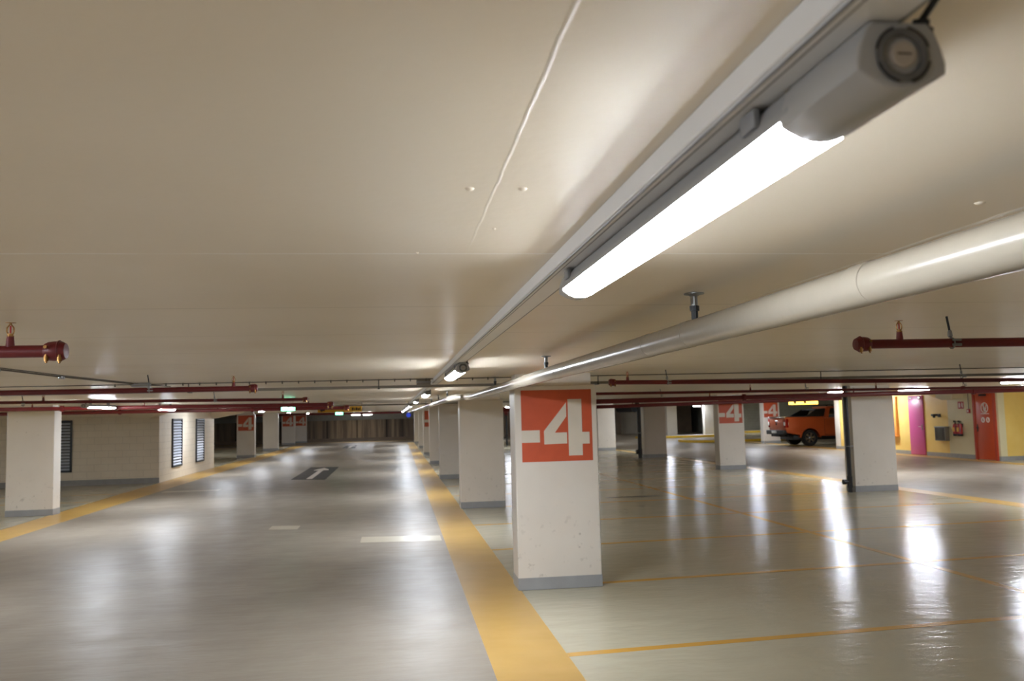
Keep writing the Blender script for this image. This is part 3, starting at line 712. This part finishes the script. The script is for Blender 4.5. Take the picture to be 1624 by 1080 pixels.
def conduit(label, pts, r, clips):
    t = thing('conduit', label, 'conduit', pts[0]); MB().tube(pts, r, 8).build('tube', M['cable'], t)
    for c in clips: MB().box(c[0]-.016, c[0]+.016, c[1]-.03, c[1]+.03, c[2]-.018, c[2]+.008, .003, 1).build('clip', M['steel'], t)
conduit('thin conduit clipped to the ceiling on the left, running away from the camera', [(-2.76, 3, 2.2), (-2.76, 7.6, 2.2), (-2.66, 9.2, 2.2), (-2.5, 10.2, 2.2)], .006, [(-2.76, 6.5, 2.2), (-2.76, 7.7, 2.2)])
conduit('second thin conduit on the ceiling beside the clipped one', [(-2.72, 3, 2.203), (-2.70, 7.6, 2.203), (-2.58, 9.6, 2.203)], .004, [])
t = thing('junction_box', 'small grey junction box at the end of the ceiling conduit', 'junction box', (-2.56, 9.35, ZC)); MB().box(-2.66, -2.50, 9.3, 9.42, 2.165, ZC, .004).build('box', M['steel'], t); MB().box(-2.67, -2.49, 9.295, 9.425, 2.178, 2.186).build('lid', M['tray'], t)
t = thing('junction_box', 'grey junction box left of the trunking at the cable tray', 'junction box', (.31, 9.7, ZC)); MB().box(.235, .39, 9.64, 9.74, 2.14, ZC-.004, .004).build('box', M['tray'], t); MB().box(.23, .395, 9.635, 9.745, 2.17, 2.178).build('lid', M['steel'], t)

# ================================================================== DOWNPIPES
def downpipe(label, x, y, r, plug_z, top_bend):
    t = thing('downpipe', label, 'downpipe', (x, y, 0))
    path = [(x, y, 0), (x, y, 1.75)] + (bend((x, y, 1.93), (x, y, 2.07), (x-.13, y, 2.09)) if top_bend else [(x, y, ZC)])
    MB().tube(path, r, 16).build('pipe', M['dark'], t)
    MB().lathe((x, y, plug_z), (-1, 0, 0), [(0, r*.8), (.09, r*.8), (.09, r*1.15), (.15, r*1.15), (.155, r*.9)], 16).lathe((x, y, plug_z), (0, 0, 1), [(-.12, r*1.2), (.12, r*1.2)], 16).build('inspection_cap', M['dark'], t)
    MB().ring((x, y, .95), (0, 0, 1), r+.004, .008, n=20, m=6).box(x+r, x+.105, y-.012, y+.012, .94, .96).build('bracket', M['steel'], t)
downpipe('black downpipe beside the column nearest the yellow wall', 9.36, 17.22, .047, .215, False)
downpipe('black downpipe beside the column in the middle of the second row', 9.20, 32.4, .075, .24, True)
xr = ay(803, 660, 50).x
t = thing('fire_riser', 'dark riser pipe with red fittings seen between the two nearest columns', 'riser pipe', (xr, 50, 0))
MB().tube([(xr, 50, 0), (xr, 50, 2.1)], .06, 12).build('pipe', M['dsteel'], t)
MB().tube([(xr-.4, 50, 2.46-.36), (xr+.1, 50, 2.46-.36)], .085, 12).lathe((xr, 50, 2.0), (0, 0, -1), [(0, .1), (.3, .1)], 12).build('red_fitting', M['red'], t)
MB().lathe((xr, 50, .6), (0, 0, -1), [(0, .09), (.14, .09)], 12).tube([(xr, 50, .45), (xr-.35, 49.95, .45)], .03, 8).build('valve', M['dark'], t)

# ================================================================== HANGING SIGNS
def exit_sign(label, x0, x1, y, z0, z1):
    t = thing('exit_sign', label, 'exit sign', ((x0+x1)/2, y, z0), 'green lit exit signs')
    MB().box(x0, x1, y-.03, y+.03, z0, z1, .006).build('light_box', M['exit'], t)
    w = x1-x0; h = z1-z0; f = y-.034
    m_ = MB()
    def P(u, v): return (x0+u*w, z0+v*h)
    m_.prism([P(.58, .15), P(.66, .15), P(.70, .40), P(.80, .2), P(.88, .2), P(.78, .5), P(.80, .7), P(.70, .74), P(.62, .6), P(.66, .45)], f, f+.003, 'y')
    m_.lathe((x0+.78*w, f+.003, z0+.83*h), (0, -1, 0), [(0, .08*h), (.003, .08*h)], 10)
    m_.prism([P(.08, .5), P(.22, .8), P(.22, .62), P(.48, .62), P(.48, .38), P(.22, .38), P(.22, .2)], f, f+.003, 'y')
    m_.build('running_figure_and_arrow', M['exitw'], t)
    for x in (x0+.04, x1-.04): MB().tube([(x, y, z1), (x, y, ZC)], .004, 6).build('suspension_rod', M['steel'], t)
exit_sign('larger green lit exit sign hanging over the left part of the aisle', -2.275, -2.005, 18, 1.967, 2.098)
exit_sign('smaller green lit exit sign farther along the aisle under the yellow sign', -2.345, -2.05, 35, 1.925, 2.055)
t = thing('hanging_sign', 'yellow hanging sign board with dark lettering across the aisle', 'sign', (-1.72, 28, 1.98))
MB().box(-2.42, -1.05, 27.97, 28.03, 1.985, 2.165, .005).build('board', M['ysign'], t)
q = MB()
for i, (u, w) in enumerate(((-1.36, .05), (-1.29, .03), (-1.24, .05), (-1.17, .04), (-1.115, .02))):
    q.box(u, u+w, 27.962, 27.968, 2.03, 2.03+(.09 if i % 2 == 0 else .07))
q.prism([(-2.36, 2.05), (-2.28, 2.11), (-2.28, 2.07), (-2.2, 2.07), (-2.2, 2.03), (-2.28, 2.03), (-2.28, 1.995)], 27.962, 27.968, 'y')
q.build('dark_marks', M['dark'], t)
for x in (-2.3, -1.15): MB().tube([(x, 28, 2.165), (x, 28, ZC)], .005, 6).build('suspension_rod', M['steel'], t)
t = thing('hanging_sign', 'lit yellow hanging sign above the pickup', 'sign', (17.6, 36, 1.9))
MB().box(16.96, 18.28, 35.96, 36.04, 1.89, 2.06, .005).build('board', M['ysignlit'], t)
MB().box(17.16, 17.26, 35.952, 35.958, 1.93, 2.02).box(17.62, 17.72, 35.952, 35.958, 1.93, 2.02).build('dark_marks', M['dark'], t)
for x in (17.1, 18.1): MB().tube([(x, 36, 2.06), (x, 36, ZC)], .008, 6).build('suspension_rod', M['steel'], t)
t = thing('round_sign', 'round blue sign hanging at the far right end of the aisle', 'sign', (.66, 45, 1.77))
MB().lathe((.66, 45.02, 1.87), (0, -1, 0), [(0, .12), (.03, .12), (.035, .11)], 24).build('disc', M['blue'], t)
MB().tube([(.66, 45.02, 1.98), (.66, 45.02, ZC)], .012, 6).build('suspension_rod', M['steel'], t)
t = thing('ventilation_duct', 'dark round duct at the ceiling in the far recess', 'duct', (17.2, 64, 1.8))
MB().tube([(17.3, 62, 1.95), (17.3, 66.5, 1.95)], .24, 20).build('duct', M['dsteel'], t)
MB().ring((17.3, 62, 1.95), (0, 1, 0), .24, .02, n=24, m=6).build('flange', M['dark'], t)

# ================================================================== KERBED ISLANDS
def island(label, pts, h=.13):
    t = thing('kerbed_island', label, 'kerb', (sum(p[0] for p in pts)/len(pts), sum(p[1] for p in pts)/len(pts), 0))
    MB().prism(pts, 0, h, 'z', .02).build('kerb', M['kerb'], t)
    cx, cy = t.location.x, t.location.y
    MB().prism([(cx+(x-cx)*.93, cy+(y-cy)*.90) for x, y in pts], h-.01, h+.006, 'z').build('island_top', M['slab'], t)
pts = [(16.9, 45.0), (20.4, 45.0)] + [(20.4+1.3*math.sin(a), 46.8-1.8*math.cos(a)) for a in (.4, .8, 1.2, 1.57, 2.0, 2.6)] + [(20.4, 48.6), (16.9, 48.6)] + [(16.9-1.3*math.sin(a), 46.8+1.8*math.cos(a)) for a in (.4, .8, 1.2, 1.57, 2.0, 2.6)]
island('rounded island with a yellow kerb between the second row and the ramp', pts)
island('straight yellow kerb island in front of the dark ramp opening', rect(15.5, 22.5, 54.3, 55.6))
island('yellow kerb in front of the dark grey block wall', rect(24.2, 33, 60.6, 62.4))

# ================================================================== WALL EQUIPMENT (right wall, x = 18.3)
W = 18.3
eg = 'fire extinguishers on the cream wall'
e = thing('fire_extinguisher', 'left one of two red fire extinguishers on the cream wall', 'fire extinguisher', (W-.10, 26.52, .73), eg)
yc = 26.52
MB().lathe((W-.10, yc, .745), (0, 0, 1), [(0, .07), (.01, .082), (.30, .082), (.345, .07), (.375, .035), (.39, .02)], 20).build('cylinder', M['exred'], e)
MB().lathe((W-.10, yc, .715), (0, 0, 1), [(0, .08), (.01, .086), (.07, .086), (.075, .08)], 20).build('base_ring', M['dark'], e)
MB().lathe((W-.10, yc, 1.13), (0, 0, 1), [(0, .022), (.04, .022), (.042, .015)], 12).box(W-.17, W-.04, yc-.012, yc+.012, 1.165, 1.178).prism([(W-.16, 1.175), (W-.05, 1.19), (W-.05, 1.20), (W-.16, 1.225)], yc-.011, yc+.011, 'y').build('valve_handle', M['dark'], e)
MB().tube([(W-.12, yc-.02, 1.14), (W-.16, yc-.08, 1.10), (W-.16, yc-.09, .95), (W-.14, yc-.087, .85)], .010, 8).build('hose', M['dark'], e)
MB().prism([(yc-.045, .86), (yc+.045, .86), (yc+.045, 1.0), (yc-.045, 1.0)], W-.186, W-.165, 'x').build('yellow_label', M['yellowlabel'], e)
MB().box(W-.02, W, yc-.03, yc+.03, 1.0, 1.12).build('wall_bracket', M['dsteel'], e)
dup(e, (W-.10, 26.30, .73), 'right one of two red fire extinguishers on the cream wall, beside the orange door')
t = thing('fire_sign', 'small red and white fire equipment sign above the extinguishers', 'sign', (W, 26.3, 1.6))
MB().box(W-.008, W-.001, 26.16, 26.45, 1.60, 1.835).build('plate', M['signred'], t)
m_ = MB().prism([(26.34, 1.64), (26.41, 1.64), (26.41, 1.76), (26.39, 1.80), (26.36, 1.80), (26.34, 1.76)], W-.0105, W-.0075, 'x').prism([(26.20, 1.64), (26.24, 1.64), (26.27, 1.72), (26.25, 1.80), (26.21, 1.78)], W-.0105, W-.0075, 'x')
m_.build('pictogram', M['white'], t)
t = thing('call_point', 'red manual call point at the end of a grey conduit left of the orange door', 'call point', (W, 25.9, 1.47))
MB().box(W-.05, W, 25.845, 25.975, 1.46, 1.59, .006).build('box', M['signred'], t)
MB().tube([(W-.015, 25.91, 1.59), (W-.015, 25.91, ZC)], .012, 8).build('conduit', M['tray'], t)
MB().box(W-.054, W-.049, 25.875, 25.945, 1.49, 1.56).build('press_plate', M['white'], t)
t = thing('wall_cabinet', 'grey ribbed metal box on the yellow wall left of the extinguishers', 'metal box', (W, 27.3, .52))
MB().box(W-.16, W, 27.0, 27.56, .54, 1.0, .01).build('body', M['box'], t)
MB().box(W-.175, W, 26.99, 27.57, .985, 1.015, .004).build('lid', M['steel'], t)
q = MB()
for i in range(9): q.box(W-.167, W-.158, 27.04+i*.058, 27.06+i*.058, .57, .97)
q.build('ribs', M['dsteel'], t)
t = thing('wall_fixture', 'small dark fixture with a bracket on the yellow wall above the grey box', 'wall fixture', (W, 27.47, 1.34))
MB().box(W-.02, W, 27.40, 27.56, 1.33, 1.44, .005).tube([(W-.02, 27.48, 1.40), (W-.16, 27.48, 1.40)], .018, 8).build('bracket', M['dark'], t)
MB().box(W-.27, W-.10, 27.42, 27.55, 1.365, 1.44, .012).lathe((W-.2, 27.48, 1.37), (0, 0, -1), [(0, .045), (.04, .045), (.06, .025)], 14).build('head', M['dark'], t)
t = thing('notice_board', 'orange upright board projecting from the yellow wall left of the magenta door', 'board', (W, 30.0, .62))
MB().box(W-.10, W-.001, 29.93, 30.75, .66, 2.08, .01).build('board', M['peach'], t)
MB().box(W-.16, W-.001, 29.90, 30.78, .62, .66, .006).build('ledge', M['peach'], t)

# ================================================================== PICKUP TRUCK (heads to +x, right side towards the camera)
TX, TY = 17.52, 38.68
t = thing('pickup_truck', 'burnt orange double cab pickup parked with its tail towards the aisle', 'pickup truck', (TX, TY, 0))
def arc(cx, cz, r, a0, a1, n=10): return [(cx+r*math.cos(a0+(a1-a0)*i/n), cz+r*math.sin(a0+(a1-a0)*i/n)) for i in range(n+1)]
RX, FX, AZ = 1.22, 4.44, .37
out = [(.10, .62), (.06, .80), (.05, 1.28), (.09, 1.335), (1.90, 1.335), (1.92, 1.27), (3.88, 1.21), (3.98, 1.19), (4.9, 1.09), (5.18, 1.0), (5.27, .8), (5.25, .45)]
out += [(FX+.47, .40)] + arc(FX, AZ, .47, .06, PI-.06) + [(FX-.5, .42), (RX+.5, .42)] + arc(RX, AZ, .47, .06, PI-.06) + [(RX-.48, .5), (.45, .56)]
def PT(p): return (TX+p[0], p[1])
b = MB().prism([PT(p) for p in out], TY-.90, TY+.90, 'y', .05); b.build('body', M['truck'], t)
# cab
def cab(x0, x1, x2, x3, zb, zt, wb_, wt):
    return ([(TX+x0, TY-wb_, zb), (TX+x1, TY-wb_, zb), (TX+x1, TY+wb_, zb), (TX+x0, TY+wb_, zb)], [(TX+x2, TY-wt, zt), (TX+x3, TY-wt, zt), (TX+x3, TY+wt, zt), (TX+x2, TY+wt, zt)])
bb, tt = cab(1.93, 3.98, 2.18, 3.22, 1.20, 1.79, .86, .70)
MB().hexa(bb, tt, .07).build('cab', M['truck'], t)
def side_pt(x, z, s, out_=.008):
    w_ = .86-(z-1.20)/.59*.16 + out_; return (TX+x, TY+s*w_, z)
def glass(name, quad): 
    m_ = MB(); m_.poly(quad); o = m_.build(name, M['glass'], t)
    md = o.modifiers.new('thickness', 'SOLIDIFY'); md.thickness = .012; md.offset = 0
for s in (-1, 1):
    glass('side_window', [side_pt(2.17, 1.285, s), side_pt(2.86, 1.28, s), side_pt(2.82, 1.70, s), side_pt(2.34, 1.70, s)])
    glass('side_window', [side_pt(2.95, 1.28, s), side_pt(3.70, 1.27, s), side_pt(3.22, 1.70, s), side_pt(2.90, 1.70, s)])
def rear_pt(y, z, o=.008): return (TX+1.93+(z-1.20)/.59*.25-o, TY+y, z)
glass('rear_window', [rear_pt(-.72, 1.36), rear_pt(.72, 1.36), rear_pt(.60, 1.70), rear_pt(-.60, 1.70)])
def fr_pt(y, z, o=.008): return (TX+3.98-(z-1.20)/.59*.76+o, TY+y, z)
glass('windscreen', [fr_pt(-.74, 1.26), fr_pt(.74, 1.26), fr_pt(.62, 1.72), fr_pt(-.62, 1.72)])
# sports bar and bed cover
for s in (-1, 1):
    MB().hexa([(TX+1.05, TY+s*.84-.03, 1.33), (TX+1.95, TY+s*.84-.03, 1.33), (TX+1.95, TY+s*.84+.03, 1.33), (TX+1.05, TY+s*.84+.03, 1.33)],
              [(TX+1.62, TY+s*.72-.03, 1.66), (TX+2.10, TY+s*.72-.03, 1.68), (TX+2.10, TY+s*.72+.03, 1.68), (TX+1.62, TY+s*.72+.03, 1.66)], .012).build('sports_bar_leg', M['black'], t)
    MB().tube([(TX+2.2, TY+s*.62, 1.80), (TX+2.3, TY+s*.62, 1.845), (TX+3.1, TY+s*.62, 1.845), (TX+3.2, TY+s*.62, 1.79)], .018, 8).build('roof_rail', M['black'], t)
    MB().box(TX+3.62, TX+3.74, TY+s*.90, TY+s*1.06, 1.19, 1.36, .02).build('mirror', M['black'], t)
MB().tube([(TX+1.68, TY-.72, 1.64), (TX+1.68, TY+.72, 1.64)], .04, 10).build('sports_bar', M['black'], t)
MB().box(TX+.18, TX+1.86, TY-.80, TY+.80, 1.33, 1.352, .008).build('bed_cover', M['black'], t)
tg = MB().box(TX+.035, TX+.08, TY-.72, TY+.72, .80, 1.27, .015).build('tailgate', M['truck'], t)
MB().box(TX+.0, TX+.16, TY-.86, TY+.86, 1.30, 1.36, .012).build('tailgate_top', M['chrome'], t)  # silver finish stands in for light caught on this top edge
MB().box(TX+.022, TX+.036, TY-.13, TY+.13, 1.12, 1.20, .004).build('handle', M['chrome'], tg)
MB().lathe((TX+.034, TY, 1.02), (-1, 0, 0), [(0, .06), (.006, .06)], 16).build('badge', M['chrome'], tg)
MB().box(TX-.10, TX+.16, TY-.88, TY+.88, .54, .74, .03).build('rear_bumper', M['black'], t)
MB().box(TX-.108, TX-.10, TY-.26, TY+.26, .60, .71, .003).build('number_plate', M['plate'], t)
MB().tube([(TX-.02, TY, .50), (TX-.2, TY, .50), (TX-.22, TY, .56)], .03, 8).box(TX-.05, TX+.3, TY-.45, TY+.45, .44, .54, .01).build('tow_bar', M['black'], t)
for s in (-1, 1):
    o = MB().box(TX+.02, TX+.20, TY+s*.84-.075, TY+s*.84+.075, .86, 1.26, .02).build('tail_light', M['taillight'], t)
    MB().box(TX+.012, TX+.205, TY+s*.84-.072, TY+s*.84+.082, .95, 1.12, .015).build('clear_lens', M['clear'], o)
    MB().tube([(TX+1.75, TY+s*.93, .40), (TX+3.95, TY+s*.93, .40)], .045, 10).build('side_step', M['black'], t)
    for cx in (RX, FX):
        m_ = MB(); pts = arc(cx, AZ, .50, .05, PI-.05, 14); pin = arc(cx, AZ, .445, PI-.05, .05, 14)
        m_.prism([PT(p) for p in pts+pin], TY+s*.88, TY+s*.935, 'y'); m_.build('arch_flare', M['truck'], t)
        m_ = MB().lathe((TX+cx, TY+s*.66, AZ), (0, s, 0), [(0, .25), (.0, .34), (.02, .365), (.12, .37), (.22, .365), (.245, .34), (.245, .235), (.20, .225)], 32)
        wh = m_.build('wheel', M['tyre'], t)
        m_ = MB().ring((TX+cx, TY+s*.89, AZ), (0, 1, 0), .228, .014, n=28, m=6)
        for k in range(6):
            a = k*PI/3+.2
            c0, s0 = math.cos(a), math.sin(a)
            px_, pz_ = -s0, c0
            m_.prism([(TX+cx+c0*.04+px_*.035, AZ+s0*.04+pz_*.035), (TX+cx+c0*.225+px_*.05, AZ+s0*.225+pz_*.05), (TX+cx+c0*.225-px_*.05, AZ+s0*.225-pz_*.05), (TX+cx+c0*.04-px_*.035, AZ+s0*.04-pz_*.035)], TY+s*.865, TY+s*.885, 'y')
        m_.lathe((TX+cx, TY+s*.86, AZ), (0, s, 0), [(0, .055), (.03, .055), (.04, .03)], 16)
        m_.build('rim', M['rim'], wh)
        MB().lathe((TX+cx, TY+s*.83, AZ), (0, s, 0), [(0, .225), (.01, .225)], 24).build('brake_disc', M['black'], wh)
    MB().box(TX+2.45, TX+2.62, TY+s*.903, TY+s*.93, 1.10, 1.14, .008).build('door_handle', M['black'], t)
    MB().box(TX+3.05, TX+3.22, TY+s*.903, TY+s*.93, 1.09, 1.13, .008).build('door_handle', M['black'], t)
    MB().box(TX+5.0, TX+5.26, TY+s*.7-.14, TY+s*.7+.14, .84, 1.0, .03).build('headlight', M['clear'], t)
    m_ = MB()
    for x in (1.93, 2.90, 3.86): m_.box(TX+x, TX+x+.012, TY+s*.899, TY+s*.902, .50, 1.22)
    m_.box(TX+1.93, TX+3.87, TY+s*.899, TY+s*.902, .50, .512)
    m_.build('door_gap', M['black'], t)
MB().box(TX+.5, TX+5.0, TY-.7, TY+.7, .28, .5, .03).build('chassis', M['black'], t)
MB().box(TX+5.2, TX+5.29, TY-.55, TY+.55, .62, .92, .02).build('grille', M['black'], t)
MB().box(TX+5.15, TX+5.36, TY-.88, TY+.88, .40, .62, .03).build('front_bumper', M['black'], t)

# ================================================================== WORLD, VIEW
w = bpy.data.worlds.new('world'); sc.world = w; w.use_nodes = True
w.node_tree.nodes['Background'].inputs[0].default_value = (.5, .48, .44, 1); w.node_tree.nodes['Background'].inputs[1].default_value = .0
vs = sc.view_settings
vs.view_transform = 'Standard'; vs.look = 'None'; vs.gamma = 1; vs.use_curve_mapping = False
vs.exposure = 1.25
try:
    sc.cycles.use_denoising = True
    sc.cycles.max_bounces = 12; sc.cycles.diffuse_bounces = 8; sc.cycles.glossy_bounces = 5
    sc.cycles.sample_clamp_indirect = 3.0; sc.cycles.caustics_reflective = False; sc.cycles.caustics_refractive = False; sc.cycles.blur_glossy = 1.0
    sc.cycles.use_light_tree = True
except Exception: pass
